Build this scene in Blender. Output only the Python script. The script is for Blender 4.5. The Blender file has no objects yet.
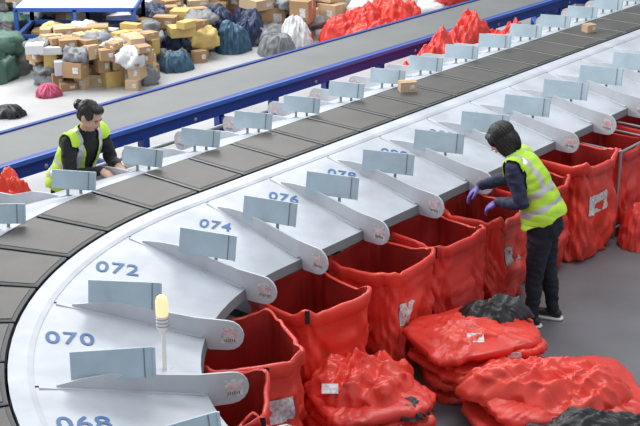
import bpy, bmesh, math, random
import numpy as np
from mathutils import Vector, Matrix, noise
from math import sin, cos, pi, radians

scene = bpy.context.scene
scene.view_settings.view_transform = 'Standard'
scene.view_settings.look = 'None'
ZOOM = None

# ------------------------------------------------------------ materials
def mat(name, col, rough=0.5, metal=0.0, var=0.0, vscale=4.0, bump=0.0, bscale=30.0, col2=None, emit=None, ridged=0.0, rscale=5.0, det=4.0):
    m = bpy.data.materials.new(name); m.use_nodes = True
    nt = m.node_tree; b = nt.nodes['Principled BSDF']
    b.inputs['Base Color'].default_value = (*col, 1)
    b.inputs['Roughness'].default_value = rough
    b.inputs['Metallic'].default_value = metal
    tc = nt.nodes.new('ShaderNodeTexCoord')
    if var > 0 or col2:
        n = nt.nodes.new('ShaderNodeTexNoise'); n.inputs['Scale'].default_value = vscale
        n.inputs['Detail'].default_value = det
        nt.links.new(tc.outputs['Object'], n.inputs['Vector'])
        r = nt.nodes.new('ShaderNodeValToRGB')
        c2 = col2 if col2 else tuple(max(0, c*(1-var)) for c in col)
        r.color_ramp.elements[0].position = 0.35; r.color_ramp.elements[0].color = (*c2, 1)
        r.color_ramp.elements[1].position = 0.65; r.color_ramp.elements[1].color = (*col, 1)
        nt.links.new(n.outputs['Fac'], r.inputs['Fac'])
        nt.links.new(r.outputs['Color'], b.inputs['Base Color'])
    last=None
    if bump > 0:
        n2 = nt.nodes.new('ShaderNodeTexNoise'); n2.inputs['Scale'].default_value = bscale
        n2.inputs['Detail'].default_value = 5
        nt.links.new(tc.outputs['Object'], n2.inputs['Vector'])
        bp = nt.nodes.new('ShaderNodeBump'); bp.inputs['Strength'].default_value = bump
        bp.inputs['Distance'].default_value = 0.02
        nt.links.new(n2.outputs['Fac'], bp.inputs['Height'])
        last=bp
    if ridged > 0:
        n3 = nt.nodes.new('ShaderNodeTexNoise'); n3.noise_type='RIDGED_MULTIFRACTAL'; n3.inputs['Scale'].default_value = rscale
        n3.inputs['Detail'].default_value = 1.5; n3.inputs['Distortion'].default_value = 0.3
        nt.links.new(tc.outputs['Object'], n3.inputs['Vector'])
        bp = nt.nodes.new('ShaderNodeBump'); bp.inputs['Strength'].default_value = ridged
        bp.inputs['Distance'].default_value = 0.02
        nt.links.new(n3.outputs['Fac'], bp.inputs['Height'])
        if last: nt.links.new(last.outputs['Normal'], bp.inputs['Normal'])
        last=bp
    if last: nt.links.new(last.outputs['Normal'], b.inputs['Normal'])
    if emit:
        b.inputs['Emission Color'].default_value = (*emit[0], 1)
        b.inputs['Emission Strength'].default_value = emit[1]
    return m

M = {}
M['floor'] = mat('concrete_floor', (0.18,0.185,0.20), 0.45, var=0.28, vscale=1.2, bump=0.05, bscale=60, det=8)
M['floor_daylit'] = mat('daylight_painted_floor', (0.46,0.46,0.46), 0.4, var=0.2, vscale=0.9, bump=0.03, bscale=60, det=8)  # rear floor made paler: daylight glare put into the base colour
M['chute'] = mat('painted_sheet_steel', (0.54,0.58,0.635), 0.40, 0.0, var=0.22, vscale=3.5, det=10)
M['fin'] = mat('divider_steel', (0.60,0.62,0.655), 0.42, 0.0, var=0.14, vscale=5, det=8)
M['flap'] = mat('deflector_steel', (0.49,0.60,0.67), 0.40, 0.0, var=0.16, vscale=6, det=8)
M['lip'] = mat('edge_steel', (0.20,0.22,0.24), 0.5, 0.2)
M['tile'] = mat('belt_rubber', (0.086,0.080,0.072), 0.5, var=0.25, vscale=3, bump=0.05, bscale=80)
M['tileframe'] = mat('carrier_frame', (0.016,0.016,0.017), 0.5)
M['tilehi'] = mat('carrier_edge_trim', (0.22,0.22,0.22), 0.4, 0.4)
M['dark'] = mat('dark_steel', (0.03,0.032,0.036), 0.55)
M['steel'] = mat('grey_steel', (0.30,0.32,0.34), 0.4, 0.4)
M['blue'] = mat('blue_paint', (0.015,0.05,0.28), 0.4, var=0.15)
M['bluelight'] = mat('light_blue_paint', (0.04,0.12,0.45), 0.4)
M['backbelt'] = mat('pvc_belt', (0.17,0.175,0.175), 0.6, var=0.12, vscale=2)
M['red'] = mat('red_sack_fabric', (0.74,0.045,0.032), 0.38, var=0.14, vscale=4, bump=0.14, bscale=30, ridged=0.20, rscale=3.6)
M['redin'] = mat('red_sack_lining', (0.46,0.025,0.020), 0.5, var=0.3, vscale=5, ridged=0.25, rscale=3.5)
M['red2'] = mat('red_sack_fabric_bright', (0.82,0.062,0.040), 0.36, var=0.12, vscale=5, bump=0.14, bscale=28, ridged=0.22, rscale=4)
M['black'] = mat('black_fabric', (0.022,0.022,0.026), 0.45, var=0.2, ridged=0.3, rscale=5)
M['strap'] = mat('black_webbing', (0.02,0.02,0.022), 0.6)
M['label'] = mat('white_label', (0.78,0.78,0.78), 0.5, col2=(0.42,0.42,0.43), vscale=45)
M['pink'] = mat('pink_sticker', (0.70,0.36,0.38), 0.5, col2=(0.75,0.70,0.70), vscale=25)
M['num'] = mat('blue_number_paint', (0.012,0.12,0.33), 0.5, var=0.15, vscale=20)
M['card'] = mat('cardboard', (0.42,0.26,0.13), 0.8, var=0.15, vscale=4)
M['card2'] = mat('cardboard_pale', (0.55,0.40,0.25), 0.8, var=0.1, vscale=4)
M['tape'] = mat('packing_tape', (0.55,0.43,0.26), 0.3)
M['white'] = mat('white_poly', (0.66,0.67,0.68), 0.45, var=0.1, ridged=0.3, rscale=6)
M['greyp'] = mat('grey_poly', (0.20,0.21,0.22), 0.45, var=0.2, ridged=0.3, rscale=6)
M['green'] = mat('green_poly', (0.06,0.13,0.10), 0.5, ridged=0.3)
M['yellow'] = mat('yellow_poly', (0.58,0.42,0.14), 0.5)
M['navyp'] = mat('navy_poly', (0.02,0.035,0.08), 0.45, ridged=0.4, rscale=6)
M['teal'] = mat('teal_poly', (0.03,0.09,0.15), 0.45, ridged=0.4, rscale=6)
M['pinkp'] = mat('magenta_poly', (0.42,0.06,0.13), 0.5, ridged=0.3)
M['lamp_on'] = mat('beacon_lens', (0.95,0.45,0.25), 0.3, emit=((1.0,0.50,0.27),1.3))
M['lampw'] = mat('beacon_housing', (0.85,0.80,0.74), 0.3)
M['skin'] = mat('skin', (0.62,0.36,0.26), 0.5, var=0.08, vscale=20)
M['hair'] = mat('black_hair', (0.012,0.010,0.010), 0.40, bump=0.3, bscale=90)
M['navy'] = mat('navy_jacket', (0.022,0.028,0.075), 0.7, var=0.2, bump=0.2, bscale=40)
M['jeans'] = mat('dark_trousers', (0.012,0.016,0.028), 0.75, var=0.3, bump=0.2, bscale=40)
M['blackc'] = mat('black_sweater', (0.010,0.010,0.012), 0.8, bump=0.2, bscale=60)
M['vest'] = mat('hivis_fabric', (0.50,0.80,0.05), 0.6, var=0.12, vscale=8, bump=0.2, bscale=30)
M['reflect'] = mat('reflective_tape', (0.50,0.52,0.53), 0.3, 0.2)
M['glove'] = mat('purple_glove', (0.16,0.10,0.42), 0.5)
M['shoe'] = mat('black_shoe', (0.02,0.02,0.024), 0.5)
M['sole'] = mat('white_sole', (0.75,0.75,0.75), 0.5)
M['lips'] = mat('lips', (0.45,0.13,0.11), 0.5)
M['eyew'] = mat('eye_white', (0.75,0.73,0.70), 0.3)
M['eyed'] = mat('eye_iris', (0.02,0.012,0.01), 0.2)

# ------------------------------------------------------------ mesh builder
class MB:
    def __init__(s):
        s.v=[]; s.f=[]; s.m=[]; s.sm=[]; s.mats=[]
    def mi(s, k):
        if k not in s.mats: s.mats.append(k)
        return s.mats.index(k)
    def add(s, vs, fs, k, smooth=False):
        o=len(s.v); s.v.extend([tuple(v) for v in vs]); i=s.mi(k)
        for f in fs:
            s.f.append(tuple(o+a for a in f)); s.m.append(i); s.sm.append(smooth)
    def box(s, c, size, k, R=None, taper=1.0):
        c=Vector(c); hx,hy,hz=[a/2 for a in size]; vs=[]
        for z in (-hz,hz):
            t = taper if z>0 else 1
            for x,y in ((-hx,-hy),(hx,-hy),(hx,hy),(-hx,hy)):
                p=Vector((x*t,y*t,z))
                if R is not None: p=R@p
                vs.append(c+p)
        s.add(vs, [(3,2,1,0),(4,5,6,7),(0,1,5,4),(1,2,6,5),(2,3,7,6),(3,0,4,7)], k)
    def beam(s, a, b, w, h, k):
        a=Vector(a); b=Vector(b); d=(b-a); L=d.length; d.normalize()
        up=Vector((0,0,1)) if abs(d.z)<0.95 else Vector((0,1,0))
        x=d.cross(up).normalized(); z=x.cross(d)
        R=Matrix((x,d,z)).transposed()
        s.box((a+b)/2,(w,L,h),k,R)
    def tube(s, pts, rad, k, seg=12, side=None, smooth=True, caps=True):
        pts=[Vector(p) for p in pts]
        rr=[(r if isinstance(r,(tuple,list)) else (r,r)) for r in rad]
        if caps:
            d0=(pts[0]-pts[1]).normalized(); d1=(pts[-1]-pts[-2]).normalized()
            P0=[];R0=[];P1=[];R1=[]
            for a in (1.45,1.0,0.5):
                m0=min(rr[0]); m1=min(rr[-1])
                P0.append(pts[0]+d0*m0*sin(a)); R0.append((rr[0][0]*cos(a),rr[0][1]*cos(a)))
            for a in (0.5,1.0,1.45):
                P1.append(pts[-1]+d1*m1*sin(a)); R1.append((rr[-1][0]*cos(a),rr[-1][1]*cos(a)))
            pts=P0+pts+P1; rr=R0+rr+R1
        n=len(pts); vs=[]; fs=[]
        prev=None
        for i,p in enumerate(pts):
            d=(pts[min(i+1,n-1)]-pts[max(i-1,0)]).normalized()
            if side is not None: x=Vector(side)
            elif prev is not None: x=prev
            else: x=Vector((1,0,0)) if abs(d.x)<0.8 else Vector((0,1,0))
            x=(x-d*x.dot(d)).normalized(); y=d.cross(x); prev=x
            for j in range(seg):
                a=2*pi*j/seg
                vs.append(p+x*rr[i][0]*cos(a)+y*rr[i][1]*sin(a))
        for i in range(n-1):
            for j in range(seg):
                j2=(j+1)%seg
                fs.append((i*seg+j,i*seg+j2,(i+1)*seg+j2,(i+1)*seg+j))
        fs.append(tuple(reversed(range(seg)))); fs.append(tuple((n-1)*seg+j for j in range(seg)))
        s.add(vs,fs,k,smooth)
    def ell(s, c, r, k, R=None, seg=16, rings=10, e=1.0, amp=0, fr=3, seed=0, smooth=True):
        c=Vector(c); vs=[]; fs=[]
        def sp(x): return math.copysign(abs(x)**e, x)
        for i in range(rings+1):
            th=-pi/2+pi*i/rings
            if i==0: th+=0.02
            if i==rings: th-=0.02
            for j in range(seg):
                a=2*pi*j/seg
                x=sp(cos(th))*sp(cos(a)); y=sp(cos(th))*sp(sin(a)); z=sp(sin(th))
                q=Vector((x*r[0],y*r[1],z*r[2]))
                if amp:
                    d=Vector((cos(th)*cos(a),cos(th)*sin(a),sin(th)))
                    w=q*fr+Vector((seed*7.3,seed*3.1,seed))
                    nn=(0.5-abs(noise.noise(w)))*1.0+0.5*(0.4-abs(noise.noise(w*2.3)))+0.25*noise.noise(w*5)
                    q=q+d*amp*nn
                if R is not None: q=R@q
                vs.append(c+q)
        for i in range(rings):
            for j in range(seg):
                j2=(j+1)%seg
                fs.append((i*seg+j,i*seg+j2,(i+1)*seg+j2,(i+1)*seg+j))
        fs.append(tuple(reversed(range(seg)))); fs.append(tuple(rings*seg+j for j in range(seg)))
        s.add(vs,fs,k,smooth)
    def plate(s, outline, thick, k):
        n=len(outline); t=Vector(thick)/2
        vs=[p+t for p in outline]+[p-t for p in outline]
        fs=[tuple(range(n)),tuple(reversed(range(n,2*n)))]
        for i in range(n):
            j=(i+1)%n; fs.append((j,i,n+i,n+j))
        s.add(vs,fs,k)
    def build(s, name, parent=None, bevel=0):
        me=bpy.data.meshes.new(name); me.from_pydata(s.v,[],s.f); 
        for k in s.mats: me.materials.append(M[k])
        me.polygons.foreach_set('material_index', s.m)
        me.polygons.foreach_set('use_smooth', s.sm)
        me.update()
        ob=bpy.data.objects.new(name,me); scene.collection.objects.link(ob)
        bm=bmesh.new(); bm.from_mesh(me); bmesh.ops.recalc_face_normals(bm,faces=bm.faces[:]); bm.to_mesh(me); bm.free()
        if bevel:
            b=ob.modifiers.new('bevel','BEVEL'); b.width=bevel; b.segments=2; b.limit_method='ANGLE'
        if parent: ob.parent=parent
        return ob

# ------------------------------------------------------------ sorter path
a0=radians(139.8); RI=2.75
P0=Vector((-1.01,7.98)); N0=Vector((-cos(a0),-sin(a0))); U0=Vector((sin(a0),-cos(a0)))
CC=P0+N0*RI
def ang(s): return a0-s/RI
def loc(s,n,z):
    if s>=0:
        p=P0+U0*s+N0*n
    else:
        a=ang(s); p=CC+Vector((cos(a),sin(a)))*(RI-n)
    return Vector((p.x,p.y,z))
def inv(x,y):
    p=Vector((x,y))-P0; s=p.dot(U0)
    if s>=0: return s,p.dot(N0)
    r=Vector((x,y))-CC; a=math.atan2(r.y,r.x)
    if a<0: a+=2*pi
    return (a0-a)*RI, RI-r.length
def nor(s):
    if s>=0: return Vector((N0.x,N0.y,0))
    a=ang(s); return Vector((-cos(a),-sin(a),0))
def tng(s):
    if s>=0: return Vector((U0.x,U0.y,0))
    a=ang(s); return Vector((sin(a),-cos(a),0))
SMIN=-5.2; SMAX=11.0; W=0.60
def sweep(mb, prof, s0, s1, k, step=0.15, smooth=False):
    ns=max(2,int((s1-s0)/step)+1); vs=[]; fs=[]; m=len(prof)
    for i in range(ns):
        s=s0+(s1-s0)*i/(ns-1)
        for (n,z) in prof: vs.append(loc(s,n,z))
    for i in range(ns-1):
        for j in range(m):
            j2=(j+1)%m
            fs.append((i*m+j,i*m+j2,(i+1)*m+j2,(i+1)*m+j))
    fs.append(tuple(range(m))); fs.append(tuple(reversed([(ns-1)*m+j for j in range(m)])))
    mb.add(vs,fs,k,smooth)
def loc2(s,n,z): p=P0+U0*s+N0*n; return Vector((p.x,p.y,z))

mb=MB()
A=loc2(-30,-1.9,0); B=loc2(45,-1.9,0)
def fgrid(c0,c1,c2,c3,k): mb.add([c0,c1,c2,c3],[(0,1,2,3)],k)
fgrid(A,loc2(-30,30,0),loc2(45,30,0),B,'floor'); fgrid(B,loc2(45,-35,0),loc2(-30,-35,0),A,'floor_daylit')
mb.build('floor')

# sorter conveyor
mb=MB()
sweep(mb,[(-W+0.01,0.9),(-0.01,0.9),(-0.01,1.112),(-W+0.01,1.112)],SMIN,SMAX,'dark')
sweep(mb,[(0.005,1.06),(0.13,1.06),(0.13,1.118),(0.10,1.128),(0.005,1.135)],SMIN,SMAX,'chute')
sweep(mb,[(-W-0.005,1.06),(-W-0.06,1.06),(-W-0.06,1.135),(-W-0.005,1.135)],SMIN,SMAX,'chute')
sweep(mb,[(-0.05,0.78),(0.06,0.78),(0.06,0.9),(-0.05,0.9)],SMIN,SMAX,'steel')
sweep(mb,[(-W-0.06,0.78),(-W+0.05,0.78),(-W+0.05,0.9),(-W-0.06,0.9)],SMIN,SMAX,'steel')
sweep(mb,[(0.76,0.80),(0.80,0.80),(0.80,0.86),(0.76,0.86)],SMIN,SMAX,'steel')
s=SMIN; TP=0.455
while s<SMAX-TP:
    a,b=s+0.012,s+TP-0.012
    def ring(g,z,sub=4):
        pts=[]
        for i in range(sub+1): pts.append(loc(a+g+(b-a-2*g)*i/sub,-0.012-g,z))
        for i in range(sub+1): pts.append(loc(b-g-(b-a-2*g)*i/sub,-W+0.012+g,z))
        return pts
    r0=ring(0,1.116); r1=ring(0,1.140); r2=ring(0.006,1.146); r3=ring(0.02,1.146); r4=ring(0.024,1.150)
    n=len(r0)
    for ra,rb,k in ((r0,r1,'tileframe'),(r1,r2,'tilehi'),(r2,r3,'tileframe'),(r3,r4,'tile')):
        mb.add(ra+rb,[(i,(i+1)%n,n+(i+1)%n,n+i) for i in range(n)],k)
    mb.add(r4,[tuple(range(n))],'tile')
    s+=TP
s=SMIN+0.3
while s<SMAX:
    for n in (0.05,-W-0.04,0.6):
        p=loc(s,n,0); mb.box(p+Vector((0,0,0.40)),(0.06,0.06,0.80),'steel',Matrix.Rotation(0.7,3,'Z'))
        mb.box(p+Vector((0,0,0.01)),(0.14,0.14,0.02),'dark',Matrix.Rotation(0.7,3,'Z'))
    mb.beam(loc(s,-W-0.04,0.3),loc(s,0.6,0.3),0.04,0.04,'dark')
    mb.beam(loc(s,0.05,0.82),loc(s,0.80,0.82),0.04,0.04,'steel')
    s+=1.29
mb.build('sorting_conveyor')

# chutes
def text_mesh(txt,size):
    cu=bpy.data.curves.new('t','FONT'); cu.body=txt; cu.size=size; cu.align_x='CENTER'; cu.align_y='CENTER'
    cu.space_character=1.1; cu.offset=0.002; cu.resolution_u=4
    o=bpy.data.objects.new('t',cu); scene.collection.objects.link(o)
    bpy.context.view_layer.update()
    dg=bpy.context.evaluated_depsgraph_get(); me=bpy.data.meshes.new_from_object(o.evaluated_get(dg))
    bpy.data.objects.remove(o); bpy.data.curves.remove(cu)
    return me
def make_chute(s0,s1,near=True,number=None,rnd=0.0,flaplen=0.37,qf=0.66):
    mb=MB()
    L=1.0 if near else 0.78
    z0,z1=(1.122,0.93) if near else (1.122,0.86)
    def NN(q): return q if near else -W-q
    def zc(q): 
        t=(q-0.08)/(L-0.08); return z0+(z1-z0)*(t**1.15 if t>0 else 0)
    g=0.010; nq=10; ns=6
    top=[];bot=[]
    for i in range(nq+1):
        q=0.075+(L-0.075)*i/nq
        for j in range(ns+1):
            s=s0+g+(s1-s0-2*g)*j/ns
            p=loc(s,NN(q),zc(q)); top.append(p); bot.append(p-Vector((0,0,0.025)))
    m=ns+1; N=len(top); fs=[]
    for i in range(nq):
        for j in range(ns):
            a=i*m+j; fs.append((a,a+1,a+m+1,a+m)); fs.append((N+a,N+a+m,N+a+m+1,N+a+1))
    mb.add(top+bot,fs,'chute',False)
    side=[]
    for i in range(nq):
        a=i*m; side.append((a,a+m,N+a+m,N+a)); b=i*m+ns; side.append((b,b+m,N+b+m,N+b))
    for j in range(ns):
        a=j; side.append((a,a+1,N+a+1,N+a)); b=nq*m+j; side.append((b,b+1,N+b+1,N+b))
    mb.add(top+bot,side,'lip')
    for j in range(ns):
        sa=s0+g+(s1-s0-2*g)*j/ns; sb=s0+g+(s1-s0-2*g)*(j+1)/ns
        v=[loc(sa,NN(L),zc(L)),loc(sb,NN(L),zc(L)),loc(sb,NN(L+0.012),zc(L)-0.06),loc(sa,NN(L+0.012),zc(L)-0.06)]
        mb.add(v,[(0,1,2,3)],'lip')
    pts=[]; fd=nor(s1)*(1 if near else -1); base=loc(s1,NN(0),0)
    prof=[(0.22,zc(0.22)-0.02),(0.24,zc(0.24)+0.012),(0.36,zc(0.36)+0.05),(0.50,zc(0.50)+0.085),(L-0.05,zc(L)+0.125)]
    cq,cz,cr=L+0.13,zc(L)+0.02,0.092
    for i in range(9):
        a=pi*0.5-pi*i/8*1.0
        prof.append((cq+cr*cos(a),cz+cr*sin(a)))
    prof+= [(L+0.02,zc(L)-0.072),(L-0.1,zc(L-0.1)-0.03)]
    for q,z in prof: pts.append(base+fd*q+Vector((0,0,z)))
    mb.plate(pts,tng(s1)*0.012,'fin')
    mb.beam(loc(s1-0.012,NN(0.15),zc(0.15)+0.004),loc(s1-0.012,NN(L-0.02),zc(L-0.02)+0.006),0.035,0.006,'fin')
    def stick(qc,zc_,hw,hh,k,e):
        sc=base+fd*qc+Vector((0,0,zc_))-tng(s1)*(0.0065+e)
        v=[sc+fd*(-hw)+Vector((0,0,-hh)),sc+fd*hw+Vector((0,0,-hh)),sc+fd*hw+Vector((0,0,hh)),sc+fd*(-hw)+Vector((0,0,hh))]
        mb.add(v,[(0,1,2,3)],k)
    stick(cq+0.01,cz,0.048,0.05,'label',0.0); stick(cq+0.01,cz+0.012,0.036,0.022,'pink',0.001)
    for i in range(6): stick(cq-0.022+i*0.012,cz-0.03,0.003+0.001*(i%2),0.009,'lip',0.001)
    base_ang=math.atan2(nor(s1).y,nor(s1).x)
    if near:
        off=radians(19) if s1>=0 else radians(19)*max(0,1+s1/1.0)
        if s1<-2: off=radians(-6)
        qc=qf; zb=1.095; hh=0.152
    else:
        off=radians(22); qc=0.08; zb=1.165; hh=0.125
    d=Vector((cos(base_ang+off+rnd*0.05),sin(base_ang+off+rnd*0.05),0))
    c=loc(s1+(0.03 if near and s1>0 else 0),NN(qc),zb); perp=Vector((-d.y,d.x,0))
    tilt=perp*0.035
    h=flaplen/2
    out=[c-d*h,c+d*h,c+d*h+Vector((0,0,hh))+tilt,c-d*h+Vector((0,0,hh))+tilt]
    mb.plate(out,perp*0.008,'flap')
    e=out[1]-d*0.05; e2=out[2]-d*0.05
    mb.beam(e-perp*0.006,e2-perp*0.006,0.005,0.004,'lip')
    e=out[1]; e2=out[2]
    mb.beam(e-perp*0.008,e2-perp*0.008,0.012,0.014,'flap')
    for q_ in (-0.3,0.3):
        mb.beam(c+d*h*q_+perp*0.012+Vector((0,0,-0.05)),c+d*h*q_+perp*0.018+Vector((0,0,0.05)),0.02,0.01,'steel')
    ob=mb.build('sorting_chute')
    if number:
        curved=s1<-0.3
        me=text_mesh(number,0.165 if curved else 0.135); me.materials.clear(); me.materials.append(M['num'])
        sm=s0+(s1-s0)*(0.58 if curved else 0.76); q=0.30 if curved else 0.40
        aa=math.atan2(nor(sm).y,nor(sm).x)*0.35+radians(12); X=Vector((cos(aa),sin(aa),0)); Y=Vector((-X.y,X.x,0))
        p=loc(sm,q,0)
        for v in me.vertices:
            w=p+X*v.co.x+Y*v.co.y*1.15; ss,qq=inv(w.x,w.y)
            v.co=Vector((w.x,w.y,max(zc(qq),zc(0.12))*0+ (zc(qq) if qq>0.12 else zc(0.12)+0.006)+0.004))
        me.update()
        to=bpy.data.objects.new('number_marking',me); scene.collection.objects.link(to)
        to.parent=ob
    return ob
random.seed(4)
def sa(adeg): return (a0-radians(adeg))*RI
near=[sa(240),sa(218),sa(196.6),sa(175),sa(152.4),0.2]
x=0.2
while x<10: x+=0.65; near.append(x)
nums=66
for i in range(len(near)-1):
    s1=near[i+1]; ql={0:0.56,1:0.52,2:0.54,3:0.72}.get(i,0.68)
    make_chute(near[i],s1,True,'%03d'%nums,random.uniform(-1,1),0.42 if s1<-0.9 else 0.39,ql)
    nums+=2
far=[-0.256+0.594*k for k in range(-4,18)]
for i in range(len(far)-1):
    make_chute(far[i],far[i+1],False,None,random.uniform(-1,1),0.32)

def carton(mb,c,size,rot,k='card',tilt=0):
    R=Matrix.Rotation(rot,3,'Z')@Matrix.Rotation(tilt,3,'X')
    mb.box(c,size,k,R)
    mb.box(Vector(c)+R@Vector((0,0,size[2]/2+0.0015)),(size[0]*1.002,0.05 if size[1]>0.2 else 0.02,0.003),'tape',R)
    mb.box(Vector(c)+R@Vector((size[0]/2+0.0015,0,size[2]*0.3)),(0.003,0.05 if size[1]>0.2 else 0.02,size[2]*0.4),'tape',R)
    mb.box(Vector(c)+R@Vector((size[0]*0.2,-size[1]/2-0.0015,0)),(size[0]*0.3,0.003,size[2]*0.4),'label',R)
mb=MB(); carton(mb,loc(3.27,-0.42,1.15+0.045),(0.15,0.10,0.09),0.2,'card2'); mb.build('cardboard_box')
mb=MB(); carton(mb,loc(6.4,-0.33,1.15+0.04),(0.12,0.10,0.08),0.5,'card2'); mb.build('cardboard_box')

mb=MB(); bp=Vector((-0.83,5.90,0))
mb.box(bp+Vector((0,0,0.955)),(0.07,0.07,0.03),'steel')
mb.tube([bp+Vector((0,0,0.6)),bp+Vector((0,0,1.26))],[0.012,0.012],'lampw',seg=10)
mb.tube([bp+Vector((0,0,1.20)),bp+Vector((0,0,1.22)),bp+Vector((0,0,1.29))],[0.018,0.032,0.032],'lampw',seg=20)
mb.tube([bp+Vector((0,0,1.30)),bp+Vector((0,0,1.375)),bp+Vector((0,0,1.38))],[0.033,0.033,0.031],'lamp_on',seg=20)
for z in (1.235,1.255,1.275): mb.tube([bp+Vector((0,0,z)),bp+Vector((0,0,z+0.004))],[0.035,0.035],'steel',seg=20,caps=False)
mb.build('beacon_light')

# ------------------------------------------------------------ sacks
def sack(s,n,w=0.56,h=0.80,seed=0,bright=False,rot=0.0,tagside=None,sag=0.04,straps=1,pos=None,wob=0.82,frame=False,rim=0.025):
    mb=MB(); k='red2' if bright else 'red'
    c=pos if pos is not None else loc(s,n,0)
    base=math.atan2(tng(s).y,tng(s).x)+rot
    X=Vector((cos(base),sin(base),0)); Y=Vector((-sin(base),cos(base),0))
    NP=128; S=Vector((seed*11.7,seed*5.3,seed*2.9))
    def per(j):
        a=2*pi*j/NP
        ca,sn=cos(a),sin(a)
        e=0.36
        return math.copysign(abs(ca)**e,ca), math.copysign(abs(sn)**e,sn), a
    def top(a):
        return h - sag*(abs(cos(2*a))**1.5)*(1+0.8*noise.noise(Vector((cos(a)*1.1,sin(a)*1.1,3))+S)) + rim*noise.noise(Vector((cos(a)*2.5,sin(a)*2.5,0))+S)
    def outer(j,t,extra=0.0):
        px,py,a=per(j)
        hw=w/2*(0.88+0.12*t)+0.03*sin(pi*min(1,t*1.3))*(1-t)
        w1=noise.noise(Vector((px*2.4+t*0.8,py*2.4-t*0.6,t*1.3))+S); w2=noise.noise(Vector((px*6,py*6,t*4.6+px*2))+S*1.7); w3=noise.noise(Vector((px*3.6+t*4.5,py*3.6-t*3.5,t*1.5))+S*0.7)
        ridge=(0.30-abs(w1))*0.10+(0.25-abs(w2))*0.055+(0.25-abs(w3))*0.09
        ridge*=wob*(0.25+0.95*min(1,(1-t)*1.6))
        sl=0.05*noise.noise(Vector((0.3,0.4,t*2))+S)*(1-t)
        d=Vector((px,py,0)).normalized()
        pin=1-0.06*abs(cos(2*a))*t*t
        r=Vector((px*hw*pin,py*hw*pin,0))+d*(ridge+extra)+Vector((sl,sl*0.5,0))
        return c+X*r.x+Y*r.y+Vector((0,0,max(0.006,t*top(a)+0.0)))
    NT=32; rings=[]
    rings.append([c+ (outer(j,0.0)-c)*0.02+Vector((0,0,0.004)) for j in range(NP)])
    for i in range(NT+1):
        rings.append([outer(j,i/NT) for j in range(NP)])
    def skin(rings,k,flip=False):
        vs=[p for r in rings for p in r]
        fs=[(i*NP+j,i*NP+(j+1)%NP,(i+1)*NP+(j+1)%NP,(i+1)*NP+j) for i in range(len(rings)-1) for j in range(NP)]
        mb.add(vs,fs,k,True)
    skin(rings,k)
    cuff=[]
    for (t,ex) in ((0.89,0.008),(0.90,0.017),(0.99,0.020),(1.005,0.014),(1.01,0.0),(1.0,-0.010)):
        cuff.append([outer(j,t+(0.03*noise.noise(Vector((j*0.12,seed,0.5))) if t<0.95 else 0),ex) for j in range(NP)])
    skin(cuff,k)
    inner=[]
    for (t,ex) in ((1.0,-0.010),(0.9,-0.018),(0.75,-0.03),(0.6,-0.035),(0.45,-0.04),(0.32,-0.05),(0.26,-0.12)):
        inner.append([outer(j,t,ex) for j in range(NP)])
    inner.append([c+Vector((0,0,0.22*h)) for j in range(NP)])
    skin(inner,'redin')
    if straps:
        rs=random.Random(seed)
        for jc in rs.sample([NP//8, 3*NP//8, 5*NP//8, 7*NP//8],straps):
            p=outer(jc,1.0,0.02); q=outer(jc,0.9,0.025)
            mb.beam(p+Vector((0,0,0.010)),q,0.03,0.006,'strap')
    if frame:
        cs=[outer(jc,1.0,0.035) for jc in (NP//8,3*NP//8,5*NP//8,7*NP//8)]
        for i,p in enumerate(cs):
            q=cs[(i+1)%4]
            mb.tube([Vector((p.x,p.y,0.01)),Vector((p.x,p.y,h+0.01))],[0.012,0.012],'steel',seg=8)
            mb.tube([Vector((p.x,p.y,h)),Vector((q.x,q.y,h))],[0.011,0.011],'steel',seg=8)
            mb.tube([Vector((p.x,p.y,0.10)),Vector((q.x,q.y,0.10))],[0.011,0.011],'steel',seg=8)
    if tagside is not None:
        j0=int(tagside*NP); v=[]; nx=6
        for i in range(6):
            for m_ in range(nx):
                v.append(outer(j0+m_*1.7,0.50+0.040*i,0.010))
        mb.add(v,[(i*nx+m_,i*nx+m_+1,(i+1)*nx+m_+1,(i+1)*nx+m_) for i in range(5) for m_ in range(nx-1)],'label',True)
    return mb.build('red_mail_sack')

sack(0,0,seed=1,pos=Vector((-0.47,6.61,0)),rot=radians(-28),w=0.64,h=0.80,bright=True,tagside=0.735,straps=1)
sack(0,0,seed=2,pos=Vector((-0.58,5.97,0)),rot=radians(-50),w=0.60,h=0.78,straps=2)
sack(0,0,seed=3,pos=Vector((-0.07,7.33,0)),w=0.62,h=0.80,bright=True,straps=2,rot=radians(-6))
sack(0.86,1.15,seed=4,w=0.58,h=0.80,tagside=0.69,rot=radians(6),bright=True)
sack(1.47,1.15,seed=5,w=0.58,h=0.81,rot=radians(-7))
sack(2.14,1.13,seed=6,w=0.56,h=0.82,wob=1.25,sag=0.10,straps=1,rot=radians(10),bright=True,rim=0.06,tagside=0.70)
sack(2.84,1.10,seed=7,w=0.56,h=0.80)
sack(3.50,1.14,seed=8,w=0.60,h=0.87,bright=True,tagside=0.69)
sack(4.17,1.12,seed=9,w=0.54,h=0.80,frame=True)
sack(4.84,1.14,seed=10,w=0.58,h=0.84,tagside=0.69,frame=True)
sack(5.50,1.14,seed=11,w=0.56,h=0.82,bright=True,frame=True)
sack(6.16,1.12,seed=12,w=0.56,h=0.82,frame=True)
sack(0,0,seed=13,pos=loc(sa(207),1.15,0),rot=0,w=0.46,h=0.78)

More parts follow.
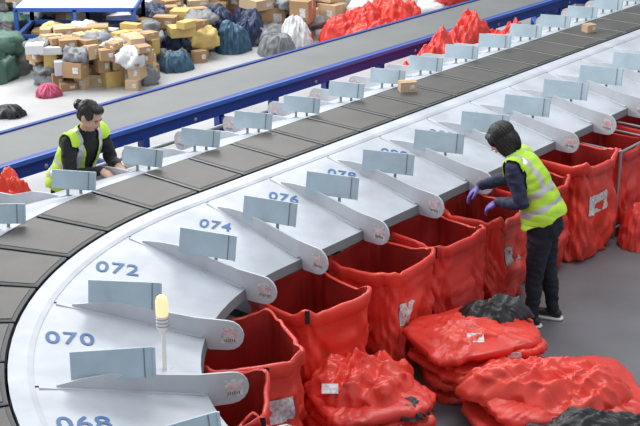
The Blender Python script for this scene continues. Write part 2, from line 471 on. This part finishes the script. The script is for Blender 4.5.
def dome(mb,c,rx,ry,h,seed,k,rot=0.0,folds=1.0,zb=0.0,NR=44,NA=130):
    S=Vector((seed*9.1,seed*4.7,seed*1.3)); vs=[]; fs=[]
    R=Matrix.Rotation(rot,3,'Z')
    for i in range(NR+1):
        r=i/NR
        for j in range(NA):
            a=2*pi*j/NA
            rd=1+0.22*noise.noise(Vector((cos(a)*1.6,sin(a)*1.6,0))+S)+0.07*noise.noise(Vector((cos(a)*7,sin(a)*7,0))+S)
            x=rx*r*rd*cos(a); y=ry*r*rd*sin(a)
            q=Vector((x,y,0))
            hh=h*(max(0,1-r**2.8))**0.6*(1+0.45*noise.noise(q*2.6+S))
            w1=noise.noise(Vector((x*3+y*2,y*6-x*2,1))+S); w2=noise.noise(Vector((x*6,y*18+x*5,2))+S); w3=noise.noise(Vector((x*9-y*7,y*4,5))+S)
            fo=(0.30-abs(w1))*0.17+(0.28-abs(w3))*0.15+(0.25-abs(w2))*0.09
            hh+=fo*folds*(1-r**6)*min(1,h/0.25)
            d=Vector((cos(a),sin(a),0))*(0.25-abs(noise.noise(Vector((cos(a)*4,sin(a)*4,hh*9))+S)))*0.07*r
            p=R@(q+d); vs.append(Vector(c)+p+Vector((0,0,zb+max(0.004,hh))))
    for i in range(NR):
        for j in range(NA):
            fs.append((i*NA+j,i*NA+(j+1)%NA,(i+1)*NA+(j+1)%NA,(i+1)*NA+j))
    mb.add(vs,fs,k,True)
def slabs(mb,c,ax,ay,n,th,seed,rot,keys=('red','red2'),spread=0.05,tagp=0.5):
    rs=random.Random(seed)
    for i in range(n):
        R=Matrix.Rotation(rot+rs.uniform(-0.35,0.35),3,'Z')@Matrix.Rotation(rs.uniform(-0.08,0.08),3,'X')@Matrix.Rotation(rs.uniform(-0.06,0.06),3,'Y')
        cc=Vector(c)+Vector((rs.uniform(-spread,spread),rs.uniform(-spread,spread),th*(i+0.55)))
        f=rs.uniform(0.86,1.06)
        mb.ell(cc,(ax*f,ay*f,th*0.50),rs.choice(keys),R,seg=110,rings=16,e=0.36,amp=0.045,fr=8,seed=seed+i*3)
        if rs.random()<tagp:
            mb.box(cc+R@Vector((ax*rs.uniform(-0.5,0.5),-ay*f-0.014,0)),(0.09,0.006,0.04),'label',R)
mb=MB(); slabs(mb,(0.28,6.76,0),0.36,0.33,6,0.06,31,0.5); dome(mb,(0.25,6.84,0),0.38,0.33,0.20,32,'red2',0.4,1.0,zb=0.30)
dome(mb,(0.54,6.60,0),0.12,0.12,0.07,37,'black',0.3,0.6,zb=0.30)
mb.box((0.06,6.60,0.46),(0.10,0.07,0.006),'label',Matrix.Rotation(0.5,3,'X')); mb.build('folded_sack_pile')
mb=MB(); slabs(mb,(1.06,7.55,0),0.37,0.32,8,0.050,41,0.25,spread=0.055,tagp=0.7)
dome(mb,(1.20,7.72,0),0.25,0.18,0.11,43,'black',0.2,0.9,zb=0.40); dome(mb,(0.97,7.47,0),0.30,0.24,0.07,44,'red2',0.2,0.8,zb=0.38)
mb.box((1.02,7.31,0.44),(0.11,0.08,0.006),'label',Matrix.Rotation(0.35,3,'X')); mb.build('folded_sack_pile')
mb=MB(); slabs(mb,(1.50,6.92,0),0.52,0.34,5,0.055,51,-0.1,spread=0.05,tagp=0.4); dome(mb,(1.42,6.97,0),0.52,0.33,0.16,52,'red2',-0.15,1.0,zb=0.24)
slabs(mb,(1.62,6.46,0),0.50,0.22,3,0.07,53,-0.05,keys=('black','red','red2'),spread=0.04,tagp=0.2)
dome(mb,(1.70,6.48,0),0.48,0.20,0.12,54,'black',-0.1,0.9,zb=0.20); mb.build('folded_sack_pile')
mb=MB(); dome(mb,loc(3.95,1.62,0),0.20,0.20,0.34,61,'red',0.4,0.8); mb.build('crumpled_sack')
mb=MB(); dome(mb,(1.22,8.40,0),0.19,0.15,0.12,62,'white',0.4,0.8); mb.build('crumpled_plastic_wrap')
mb=MB(); dome(mb,(-2.58,9.18,0),0.42,0.38,0.86,63,'red2',0.4,1.1); dome(mb,(-2.34,8.93,0),0.26,0.23,0.70,64,'red',0.9,1.0); mb.build('sack_heap')
mb=MB()
for i,(ds,dn,r,h) in enumerate(((0,0,0.5,0.9),(-0.7,0.1,0.42,0.75),(0.75,-0.05,0.45,0.95),(1.4,0,0.4,0.75))):
    dome(mb,loc(6.0+ds,-1.98+dn,0),r,0.34,h,70+i,'red2' if i%2 else 'red',0.9,1.0)
mb.build('sack_heap')
mb=MB()
for i,(x,y,rx,ry,h,k) in enumerate(((0.5,17.5,0.5,0.4,0.38,'red'),(1.05,17.8,0.55,0.42,0.46,'red2'),(0.75,17.3,0.5,0.35,0.28,'red2'),(1.5,17.2,0.4,0.4,0.30,'red'))):
    dome(mb,(x,y,0),rx,ry,h,80+i,k,0.5,0.9)
mb.build('sack_heap')

# ------------------------------------------------------------ rear belt conveyor
mb=MB(); NA_,NB_=-2.47,-3.27
def lbox(n0,n1,z0,z1,sA,sB,k):
    vs=[loc2(s,n,z) for s in (sA,sB) for (n,z) in ((n0,z0),(n1,z0),(n1,z1),(n0,z1))]
    mb.add(vs,[(0,1,2,3),(7,6,5,4),(0,4,5,1),(1,5,6,2),(2,6,7,3),(3,7,4,0)],k)
lbox(NB_+0.03,NA_-0.03,0.68,0.735,-4,14.5,'backbelt')
lbox(NA_-0.03,NA_+0.02,0.60,0.76,-4,14.5,'blue')
lbox(NA_+0.02,NA_+0.05,0.72,0.76,-4,14.5,'bluelight')
lbox(NB_-0.02,NB_+0.03,0.60,0.75,-4,14.5,'blue')
s=-3.5
while s<14:
    for n in (NA_,NB_):
        lbox(n-0.04,n+0.04,0,0.62,s,s+0.08,'blue')
        lbox(n-0.08,n+0.08,0,0.015,s-0.03,s+0.11,'blue')
    lbox(NB_,NA_,0.2,0.26,s+0.02,s+0.06,'blue')
    p=loc2(s+0.7,NB_,0.64); q=loc2(s+0.7,NA_,0.64); mb.tube([p,q],[0.03,0.03],'steel',seg=10)
    s+=1.8
lbox(NA_-0.03,NA_+0.0,0.30,0.36,-4,14.5,'blue')
mb.build('belt_conveyor')
mb=MB()
for s in (1.3,3.0,4.7):
    mb.tube([loc2(s,-2.15,0),loc2(s,-2.15,0.62)],[0.02,0.02],'steel',seg=8)
mb.tube([loc2(1.1,-2.15,0.62),loc2(4.9,-2.15,0.62)],[0.02,0.02],'steel',seg=8)
mb.tube([loc2(1.1,-2.15,0.35),loc2(4.9,-2.15,0.35)],[0.016,0.016],'steel',seg=8)
mb.build('guard_rail')

# ------------------------------------------------------------ background clutter
def rackf(mb,x0,x1,y0,y1,zt,zs=(0.35,0.12)):
    for x in (x0,(x0+x1)/2,x1):
        for y in (y0,y1): mb.box((x,y,zt/2),(0.05,0.05,zt),'bluelight')
    for z in (zt,)+zs:
        for y in (y0,y1): mb.beam((x0,y,z),(x1,y,z),0.05,0.05,'bluelight')
        for x in (x0,(x0+x1)/2,x1): mb.beam((x,y0,z),(x,y1,z),0.05,0.05,'bluelight')
    mb.box(((x0+x1)/2,(y0+y1)/2,zt+0.02),(x1-x0,y1-y0,0.02),'white')
mb=MB(); rackf(mb,-4.0,-2.45,16.2,17.1,0.72,(0.36,))
for x in (-4.0,-3.22,-2.45): mb.box((x,17.1,0.8),(0.05,0.05,1.6),'bluelight')
mb.build('steel_rack_table')
def parcels(name,x0,x1,y0,y1,n,seed,kinds,hmax=0.5,smin=0.16,smax=0.4):
    rs=random.Random(seed); mb=MB(); placed=[]
    for i in range(n):
        x=rs.uniform(x0,x1); y=rs.uniform(y0,y1); sx=rs.uniform(smin,smax); sy=rs.uniform(smin,smax)*0.9; sz=rs.uniform(smin*0.6,smax*0.75)
        z=0
        for (a,b,r,t) in placed:
            if (a-x)**2+(b-y)**2<(0.75*(r+max(sx,sy)/2))**2: z=max(z,t)
        if z+sz>hmax: continue
        k=rs.choice(kinds); rot=rs.uniform(-0.8,0.8)
        if k in('card','card2'): carton(mb,(x,y,z+sz/2),(sx,sy,sz),rot,k,rs.uniform(-0.12,0.12) if z>0 else 0)
        elif rs.random()<0.6 and k in ('white','yellow'): mb.box((x,y,z+sz/2),(sx,sy,sz),k,Matrix.Rotation(rot,3,'Z'))
        else:
            sz*=0.8; mb.ell((x,y,z+sz/2),(sx*0.6,sy*0.6,sz*0.5),k,Matrix.Rotation(rot,3,'Z'),seg=32,rings=14,e=0.65,amp=0.12,fr=9,seed=i)
        placed.append((x,y,max(sx,sy)/2,z+sz))
    return mb.build(name)
C2=['card','card2','card','card2','card','card','white','greyp','yellow','card2']
parcels('parcel_pile',-3.55,-2.15,14.9,16.1,420,1,C2,0.60,0.12,0.27)
parcels('parcel_pile',-4.2,-2.6,17.3,20.2,200,2,['card','white','greyp','navyp','card2','card','pinkp','teal'],0.75,0.2,0.42)
parcels('parcel_pile',-2.4,-1.6,16.2,18.2,170,3,['card','card2','card','greyp','navyp','yellow','card'],0.55,0.14,0.34)
parcels('parcel_pile',-2.3,-0.9,18.4,20.5,110,4,['card','card2','white','pinkp','card'],0.8,0.2,0.42)
parcels('parcel_pile',-1.0,-0.2,17.4,19.3,60,5,['card','card2','card','greyp','white'],0.6,0.2,0.45)
parcels('parcel_pile',-5.4,-4.1,15.4,18.5,90,6,['greyp','green','white','navyp','black','greyp','green'],0.6,0.3,0.55)
parcels('parcel_pile',-3.9,-2.6,16.35,16.95,90,9,['white','pinkp','yellow','card','greyp','navyp','card'],0.33,0.14,0.3)
parcels('parcel_pile',-0.3,0.9,18.8,20.6,60,8,['card','white','greyp','card2'],0.5,0.25,0.45)
mb=MB()
for i,(x,y,r,h,k) in enumerate(((-1.45,17.4,0.28,0.5,'navyp'),(-1.2,16.9,0.26,0.4,'teal'),(-1.65,17.0,0.22,0.3,'greyp'),(-1.0,18.0,0.3,0.45,'navyp'),(-1.9,15.9,0.24,0.2,'teal'),(-0.35,17.3,0.26,0.36,'white'),(-0.6,16.7,0.25,0.3,'greyp'),(-4.2,15.3,0.3,0.42,'green'),(-4.0,15.75,0.28,0.42,'greyp'),(-1.75,16.6,0.2,0.3,'black'),(-1.0,17.3,0.25,0.4,'navyp'))):
    dome(mb,(x,y,0),r,r*0.85,h,90+i,k,i,0.5)
mb.build('bagged_goods_pile')
mb=MB(); dome(mb,(-3.62,13.75,0),0.24,0.12,0.12,98,'black',0.1,0.4); mb.build('black_bag')
mb=MB(); dome(mb,(-3.30,14.62,0),0.15,0.13,0.14,99,'pinkp',0.1,0.4); mb.build('magenta_bag')
for (x,y) in ((3.2,17.6),(5.2,18.2)):
    mb=MB(); rackf(mb,x,x+1.6,y,y+0.9,0.75); mb.build('steel_rack_table')
parcels('parcel_pile',1.8,6.5,19.4,21.5,90,12,['card','white','greyp','card2','red','navyp'],0.5,0.3,0.5)

# ------------------------------------------------------------ people
def person(J,f,cfg):
    f=Vector(f).normalized(); l=Vector((-f.y,f.x,0)); U=Vector((0,0,1))
    root=bpy.data.objects.new(cfg['name'],None); scene.collection.objects.link(root)
    mb=MB(); segs=[]
    def cap(a,b,ra,rb,label,side=None,mid=None):
        a=Vector(a);b=Vector(b)
        if mid: pts=[a,a.lerp(b,0.35),b]; rr=[ra,mid,rb]
        else: pts=[a,b]; rr=[ra,rb]
        mb.tube(pts,rr,'skin',seg=16,side=side)
        g=lambda r:(sum(r)/2 if isinstance(r,tuple) else r)
        segs.append((a,b,g(ra),g(rb),label))
    pel,wai,che,nb=J['pelvis'],J['waist'],J['chest'],J['neck']
    hd=J['head']
    sp=(nb-pel).normalized()
    tor=[pel-sp*0.09,pel,wai,che,che.lerp(nb,0.55),nb-sp*0.03]
    rr=[(0.145,0.10),(0.165,0.122),(0.138,0.108),(0.155,0.120),(0.160,0.100),(0.085,0.065)]
    mb.tube(tor,rr,'skin',seg=28,side=l)
    segs.append((pel-sp*0.1,pel,0.13,0.15,'pants')); segs.append((pel+sp*0.05,wai,0.15,0.14,'torso')); segs.append((wai,che,0.14,0.145,'torso')); segs.append((che,nb-sp*0.04,0.145,0.09,'torso'))
    cap(nb-sp*0.03,hd-J['hu']*0.06,0.052,0.048,'skin')
    for sd in ('L','R'):
        sg=1 if sd=='L' else -1
        sh,el,wr=J['sh'+sd],J['el'+sd],J['wr'+sd]
        mb.tube([nb-sp*0.045+l*sg*0.03,sh],[0.05,0.055],'skin',seg=16)
        segs.append((nb-sp*0.05+l*sg*0.03,sh-l*sg*0.035,0.055,0.06,'torso'))
        cap(sh,el,0.057,0.044,'sleeve',mid=0.054); cap(el,wr,0.044,0.030,'sleeve',mid=0.042)
        if 'hip'+sd in J:
            hp,kn,an=J['hip'+sd],J['kn'+sd],J['an'+sd]
            cap(hp,kn,0.092,0.062,'pants',mid=0.088); cap(kn,an,0.060,0.042,'pants',mid=0.058)
            tf=J.get('toe'+sd,f)
            cap(an+Vector((0,0,-0.02))-tf*0.02,an+Vector((0,0,-0.055))-tf*0.03,0.036,0.036,'shoe')
            cap(an*1+Vector((0,0,0.052-an.z))-tf*0.035,an+Vector((0,0,0.042-an.z))+tf*0.15,(0.038,0.034),(0.036,0.026),'shoe',side=tf.cross(U))
        d,pn,th=J['hd'+sd]
        d=d.normalized(); th=(th-d*th.dot(d)).normalized(); pn=(pn-d*pn.dot(d)-th*pn.dot(th)).normalized()
        R=Matrix((th,d,pn)).transposed(); hl=cfg['hand']
        pc=wr+d*0.055
        mb.ell(pc,(0.040,0.050,0.017),'skin',R,seg=16,rings=10,e=0.8); segs.append((wr+d*0.012,wr+d*0.09,0.03,0.035,hl))
        mb.tube([wr-d*0.02,wr+d*0.03],[(0.028,0.022),(0.034,0.018)],'skin',seg=14,side=th)
        for (o,ln,cu) in ((0.028,0.072,0.35),(0.0095,0.080,0.42),(-0.010,0.074,0.5),(-0.028,0.058,0.55)):
            a=wr+d*0.088+th*o-pn*0.0; pts=[a-d*0.03,a]; dd=d.copy()
            for q,fr in enumerate((0.45,0.32,0.23)):
                an_=cu*(0.6 if q==0 else 1.0)
                Rm=Matrix.Rotation(an_*(1 if (th.cross(d)).dot(pn)>0 else -1),3,th); dd=Rm@dd
                dd=(dd+th*o*1.2).normalized()
                pts.append(pts[-1]+dd*ln*fr)
            mb.tube(pts,[0.0095,0.0098,0.0092,0.0084,0.0072],'skin',seg=10)
            segs.append((pts[1],pts[-1],0.01,0.01,hl)); segs.append((pts[2],pts[3],0.01,0.01,hl))
        a=wr+d*0.025+th*0.026; b=a+th*0.028+d*0.022+pn*0.010; c_=b+th*0.008+d*0.030+pn*0.010; e_=c_+d*0.024-th*0.002+pn*0.006
        mb.tube([a,b,c_,e_],[0.014,0.0125,0.011,0.008],'skin',seg=10); segs.append((a,c_,0.013,0.012,hl)); segs.append((c_,e_,0.012,0.01,hl))
    hf,hu=J['hf'].normalized(),J['hu']; hs=hu.cross(hf).normalized(); hu=hf.cross(hs).normalized()
    RH=Matrix((hs,hf,hu)).transposed()
    def H(x,y,z): return hd+hs*x+hf*y+hu*z
    def E(c,r,e=1.0): mb.ell(H(*c),r,'skin',RH,seg=20,rings=14,e=e)
    E((0,-0.012,0.022),(0.073,0.090,0.086)); E((0,0.012,-0.035),(0.062,0.070,0.075)); E((0,0.038,-0.078),(0.036,0.038,0.030))
    E((0.036,0.045,-0.03),(0.028,0.03,0.03)); E((-0.036,0.045,-0.03),(0.028,0.03,0.03))
    E((0,0.066,0.016),(0.050,0.014,0.014))
    mb.tube([H(0,0.078,0.010),H(0,0.093,-0.016),H(0,0.098,-0.024)],[0.0085,0.011,0.012],'skin',seg=10)
    E((0.011,0.086,-0.026),(0.009,0.010,0.008)); E((-0.011,0.086,-0.026),(0.009,0.010,0.008))
    E((0,0.078,-0.053),(0.024,0.010,0.012)); 
    for sg in (1,-1):
        E((sg*0.074,-0.008,-0.008),(0.010,0.018,0.030))
    segs.append((H(0,0,0.03),H(0,0.01,-0.05),0.09,0.07,'skin')); segs.append((H(0,0.07,0.0),H(0,0.07,-0.07),0.03,0.03,'skin'))
    tmp=mb.build('tmp')
    rm=tmp.modifiers.new('r','REMESH'); rm.mode='VOXEL'; rm.voxel_size=0.0062
    sm=tmp.modifiers.new('s','SMOOTH'); sm.factor=0.5; sm.iterations=2
    dg=bpy.context.evaluated_depsgraph_get(); me=bpy.data.meshes.new_from_object(tmp.evaluated_get(dg)); bpy.data.objects.remove(tmp)
    n=len(me.vertices); co=np.empty(n*3); me.vertices.foreach_get('co',co); co=co.reshape(-1,3)
    def label(P):
        best=np.full(len(P),1e9); lab=np.zeros(len(P),int)
        for i,(a,b,ra,rb,lb) in enumerate(segs):
            a=np.array(a);b=np.array(b);ab=b-a; t=np.clip(((P-a)@ab)/max(1e-9,ab@ab),0,1)
            dd=np.linalg.norm(P-(a+t[:,None]*ab),axis=1)-(ra+(rb-ra)*t)
            m_=dd<best; best[m_]=dd[m_]; lab[m_]=i
        return np.array([s_[4] for s_ in segs])[lab]
    lv=label(co)
    nrm=[v.normal.copy() for v in me.vertices]
    for i,v in enumerate(me.vertices):
        if lv[i] in('torso','sleeve','pants'):
            p=v.co
            w=(0.3-abs(noise.noise(Vector((p.x*9,p.y*9,p.z*15)))))*0.018+noise.noise(p*30)*0.003
            v.co=p+nrm[i]*(w+0.004)
    cl=cfg['cloth']; keys=['skin',cl['torso'],cl['sleeve'],cl['pants'],'shoe',cfg['handmat']]
    mp={'skin':0,'torso':1,'sleeve':2,'pants':3,'shoe':4,'hand':5}
    me.materials.clear()
    for k in keys: me.materials.append(M[k])
    pc=np.array([p.center[:] for p in me.polygons]); lf=label(pc)
    me.polygons.foreach_set('material_index',[mp[x] for x in lf]); me.polygons.foreach_set('use_smooth',[True]*len(me.polygons)); me.update()
    body=bpy.data.objects.new('body',me); scene.collection.objects.link(body); body.parent=root
    P=np.array([v.co[:] for v in me.vertices]); NM=np.array([v.normal[:] for v in me.vertices])
    pelv=np.array(pel); spn=np.array(sp); ln=np.array(l); fv=np.cross(ln,spn)
    if np.dot(fv,np.array(f))<0: fv=-fv
    vm=bpy.data.meshes.new('hivis_vest'); used={}; vv=[]; ff=[]; mm=[]
    LEN=(nb-pel).length; shs=[np.array(J['shL']),np.array(J['shR'])]
    for pi_,p in enumerate(me.polygons):
        c=pc[pi_]; rel=c-pelv; t=rel@spn; lat=rel@ln; fw=rel@fv
        ok = (lf[pi_] in('torso','pants')) and t>cfg['vest_lo'] and t<LEN+0.02
        if lf[pi_]=='sleeve':
            ok = t>LEN-0.17 and min(np.linalg.norm(c-q) for q in shs)<0.072 and abs(lat)<0.19
        if lf[pi_]=='pants' and abs(lat)>0.2: ok=False
        if cfg.get('open') and fw>0 and abs(lat)<0.02+0.16*max(0,(t-0.12)): ok=False
        if fw>0 and t>LEN-0.06 and abs(lat)<0.06: ok=False
        if not ok: continue
        idx=[]
        for vi in p.vertices:
            if vi not in used:
                used[vi]=len(vv); q=P[vi]; tt=(q-pelv)@spn
                off=0.014+0.028*max(0,1-max(0,tt+0.05)/0.35)
                vv.append(tuple(q+NM[vi]*off))
            idx.append(used[vi])
        ff.append(tuple(idx))
        m_=0
        if 0.055<t<0.10 or 0.175<t<0.22: m_=1
        elif t>0.22 and 0.075<abs(lat)<0.115: m_=1
        mm.append(m_)
    vm.from_pydata(vv,[],ff); vm.materials.append(M['vest']); vm.materials.append(M['reflect'])
    vm.polygons.foreach_set('material_index',mm); vm.polygons.foreach_set('use_smooth',[True]*len(ff)); vm.update()
    vo=bpy.data.objects.new('hivis_vest',vm); scene.collection.objects.link(vo); vo.parent=root
    s1=vo.modifiers.new('s','SMOOTH'); s1.iterations=6; s1.factor=0.6
    so=vo.modifiers.new('t','SOLIDIFY'); so.thickness=0.005; so.offset=1
    hb=MB()
    def HE(c,r,e=1.0): hb.ell(H(*c),r,'hair',RH,seg=28,rings=18,e=e)
    if cfg['hair']=='bob':
        HE((0,-0.022,0.034),(0.090,0.102,0.088)); HE((0,-0.045,-0.03),(0.088,0.072,0.100))
        for sg in (1,-1):
            HE((sg*0.068,-0.012,-0.04),(0.024,0.060,0.100)); HE((sg*0.055,0.040,0.03),(0.036,0.040,0.055)); HE((sg*0.068,0.034,-0.03),(0.014,0.022,0.075))
        HE((0,0.052,0.066),(0.056,0.036,0.028))
    else:
        HE((0,-0.030,0.036),(0.080,0.088,0.082)); HE((0,-0.050,-0.015),(0.066,0.055,0.062)); HE((0,0.03,0.085),(0.055,0.05,0.028)); HE((0.055,0.005,0.03),(0.024,0.05,0.045)); HE((-0.055,0.005,0.03),(0.024,0.05,0.045))
        HE((0,-0.125,0.02),(0.042,0.040,0.042)); HE((0,-0.10,0.02),(0.026,0.03,0.026))
    ht=hb.build('tmp'); rm=ht.modifiers.new('r','REMESH'); rm.mode='VOXEL'; rm.voxel_size=0.004
    sm=ht.modifiers.new('s','SMOOTH'); sm.factor=0.5; sm.iterations=4
    dg=bpy.context.evaluated_depsgraph_get(); hm=bpy.data.meshes.new_from_object(ht.evaluated_get(dg)); bpy.data.objects.remove(ht)
    nn=[v.normal.copy() for v in hm.vertices]
    for i,v in enumerate(hm.vertices):
        r=v.co-hd; x=r.dot(hs); y=r.dot(hf); z=r.dot(hu); a=math.atan2(x,y+0.02)
        edge=max(0,-z-0.03)*0.9 if cfg['hair']=='bob' else 0
        v.co+=nn[i]*(0.007*noise.noise(Vector((a*9,z*4,2)))+0.0035*noise.noise(Vector((a*24,z*7,5))))-hu*edge*max(0,noise.noise(Vector((a*14,1,3))))*0.5
    hm.polygons.foreach_set('use_smooth',[True]*len(hm.polygons)); hm.materials.clear(); hm.materials.append(M['hair'])
    ho=bpy.data.objects.new('hair',hm); scene.collection.objects.link(ho); ho.parent=root
    fb=MB()
    for sg in (1,-1):
        fb.ell(H(sg*0.030,0.0705,0.0),(0.013,0.008,0.006),'eyew',RH,seg=12,rings=8)
        fb.ell(H(sg*0.030,0.0765,0.0),(0.0055,0.004,0.0055),'eyed',RH,seg=12,rings=8)
        fb.tube([H(sg*0.015,0.080,0.017),H(sg*0.032,0.079,0.021),H(sg*0.048,0.069,0.016)],[0.0022,0.003,0.0018],'hair',seg=8)
        fb.tube([H(sg*0.017,0.077,0.003),H(sg*0.030,0.079,0.0075),H(sg*0.043,0.073,0.003)],[0.0014,0.0018,0.0012],'hair',seg=8)
    fb.tube([H(-0.021,0.080,-0.052),H(-0.007,0.0885,-0.050),H(0,0.088,-0.051),H(0.007,0.0885,-0.050),H(0.021,0.080,-0.052)],[0.0025,0.0045,0.004,0.0045,0.0025],'lips',seg=8)
    fb.tube([H(-0.018,0.081,-0.056),H(0,0.088,-0.059),H(0.018,0.081,-0.056)],[0.0025,0.0055,0.0025],'lips',seg=8)
    fb.build('face_features',root)
    if 'anL' in J:
        sb=MB()
        for sd in ('L','R'):
            an=J['an'+sd]; tf=J.get('toe'+sd,f); R=Matrix((Vector((tf.y,-tf.x,0)),tf,U)).transposed()
            c=Vector((an.x,an.y,0))+tf*0.057+Vector((0,0,0.0135))
            sb.ell(c,(0.046,0.140,0.0135),'sole',R,seg=24,rings=8,e=0.55)
        sb.build('shoe_soles',root)
    return root

f=Vector((-0.93,0.37,0)).normalized(); l=Vector((-f.y,f.x,0)); O=Vector((1.63,8.44,0)); Z=Vector((0,0,1))
J={}
J['pelvis']=O+Z*0.86+f*0.0; J['waist']=O+Z*1.0+f*0.055; J['chest']=O+Z*1.13+f*0.13; J['neck']=O+Z*1.295+f*0.245
J['head']=O+Z*1.405+f*0.345; J['hf']=(f*0.72+Z*-0.62+l*0.12).normalized(); J['hu']=(Z*0.78+f*0.6)
sh=O+Z*1.245+f*0.215
J['shL']=sh+l*0.165; J['shR']=sh-l*0.165
J['wrL']=Vector((1.29,8.46,0.955)); J['wrR']=Vector((1.19,8.72,0.985))
J['elL']=Vector((1.44,8.29,1.005)); J['elR']=Vector((1.40,8.75,1.04))
J['hdL']=(Vector((-0.65,0.45,-0.60)),Vector((-0.3,0.1,-0.9)),Vector((0.2,0.9,0.2)))
J['hdR']=(Vector((-0.70,-0.05,-0.65)),Vector((-0.4,-0.1,-0.85)),Vector((-0.1,-0.9,0.1)))
J['hipL']=O+Z*0.80+l*0.08; J['hipR']=O+Z*0.80-l*0.08
J['knL']=O+Z*0.45+l*0.085+f*0.02; J['knR']=O+Z*0.45-l*0.09+f*0.05-f*0.09
J['anL']=O+Z*0.085+l*0.085+f*0.02; J['anR']=O+Z*0.085-l*0.10-f*0.10
person(J,f,dict(name='warehouse_worker',hand='hand',handmat='glove',cloth=dict(torso='navy',sleeve='navy',pants='jeans'),vest_lo=-0.03,hair='bob'))

f=Vector((0.80,-0.60,0)).normalized(); l=Vector((-f.y,f.x,0)); O=Vector((-1.96,9.20,0))
J={}
J['pelvis']=O+Z*0.87; J['waist']=O+Z*1.00+f*0.06; J['chest']=O+Z*1.14+f*0.13; J['neck']=O+Z*1.305+f*0.22
J['head']=O+Z*1.435+f*0.28; hfv=Vector((0.90,-0.44,-0.55)); J['hf']=hfv.normalized(); J['hu']=(Z*0.85+Vector((0.90,-0.44,0))*0.5)
sh=O+Z*1.255+f*0.195
J['shL']=sh+l*0.165; J['shR']=sh-l*0.165
J['elL']=sh+l*0.22+f*0.06-Z*0.25; J['elR']=sh-l*0.21+f*0.05-Z*0.25
J['wrL']=sh+l*0.08+f*0.26-Z*0.20; J['wrR']=sh-l*0.08+f*0.26-Z*0.20
J['hdL']=(f*0.8-l*0.1-Z*0.35,-Z,-l); J['hdR']=(f*0.8+l*0.1-Z*0.35,-Z,l)
J['hipL']=O+Z*0.81+l*0.08; J['hipR']=O+Z*0.81-l*0.08
J['knL']=O+Z*0.46+l*0.09+f*0.02; J['knR']=O+Z*0.46-l*0.09+f*0.02
J['anL']=O+Z*0.085+l*0.09; J['anR']=O+Z*0.085-l*0.09
person(J,f,dict(name='warehouse_worker',hand='hand',handmat='skin',cloth=dict(torso='blackc',sleeve='blackc',pants='jeans'),vest_lo=-0.03,hair='bun',open=True))
mb=MB(); pc_=sh+f*0.40-Z*0.285; a_=math.atan2(l.y,l.x)
mb.ell(pc_,(0.125,0.09,0.022),'white',Matrix.Rotation(a_,3,'Z'),seg=32,rings=12,e=0.5,amp=0.012,fr=12,seed=3); mb.build('poly_mailer')

# ------------------------------------------------------------ light
w=bpy.data.worlds.new('World'); scene.world=w; w.use_nodes=True
bg=w.node_tree.nodes['Background']; bg.inputs['Color'].default_value=(0.86,0.92,1.0,1); bg.inputs['Strength'].default_value=0.66
def area(name,loc_,target,size,energy,col=(1,1,1),sy=None):
    d=bpy.data.lights.new(name,'AREA'); d.shape='RECTANGLE'; d.size=size; d.size_y=sy or size; d.energy=energy; d.color=col
    o=bpy.data.objects.new(name,d); scene.collection.objects.link(o); o.location=loc_
    o.rotation_euler=(Vector(target)-Vector(loc_)).to_track_quat('-Z','Y').to_euler(); return o
area('rear_fill_area',(-3,18.5,7.5),(-2.5,17,0),8,1000,(1,0.99,0.97),5)  # added area light overhead to brighten the background, no skylight visible
area('daylight_left',(-9,13,5.5),(0,8,0.8),6,950,(0.97,0.98,1.0),4)
area('front_fill_area',(2,9,8),(1,8.5,0),5,330,(1,0.98,0.95),3)  # added overhead area light for the front, no fixture visible

cam=bpy.data.cameras.new('camera'); co=bpy.data.objects.new('camera',cam); scene.collection.objects.link(co)
cam.lens=70; cam.sensor_width=36; co.location=(0,0,4.17); co.rotation_euler=(radians(90-21.3),0,0); cam.clip_end=200
if ZOOM:
    zx,zy,zf=ZOOM; cam.lens=70*zf; cam.shift_x=(zx-320)/640*zf; cam.shift_y=(213-zy)/640*zf
scene.camera=co
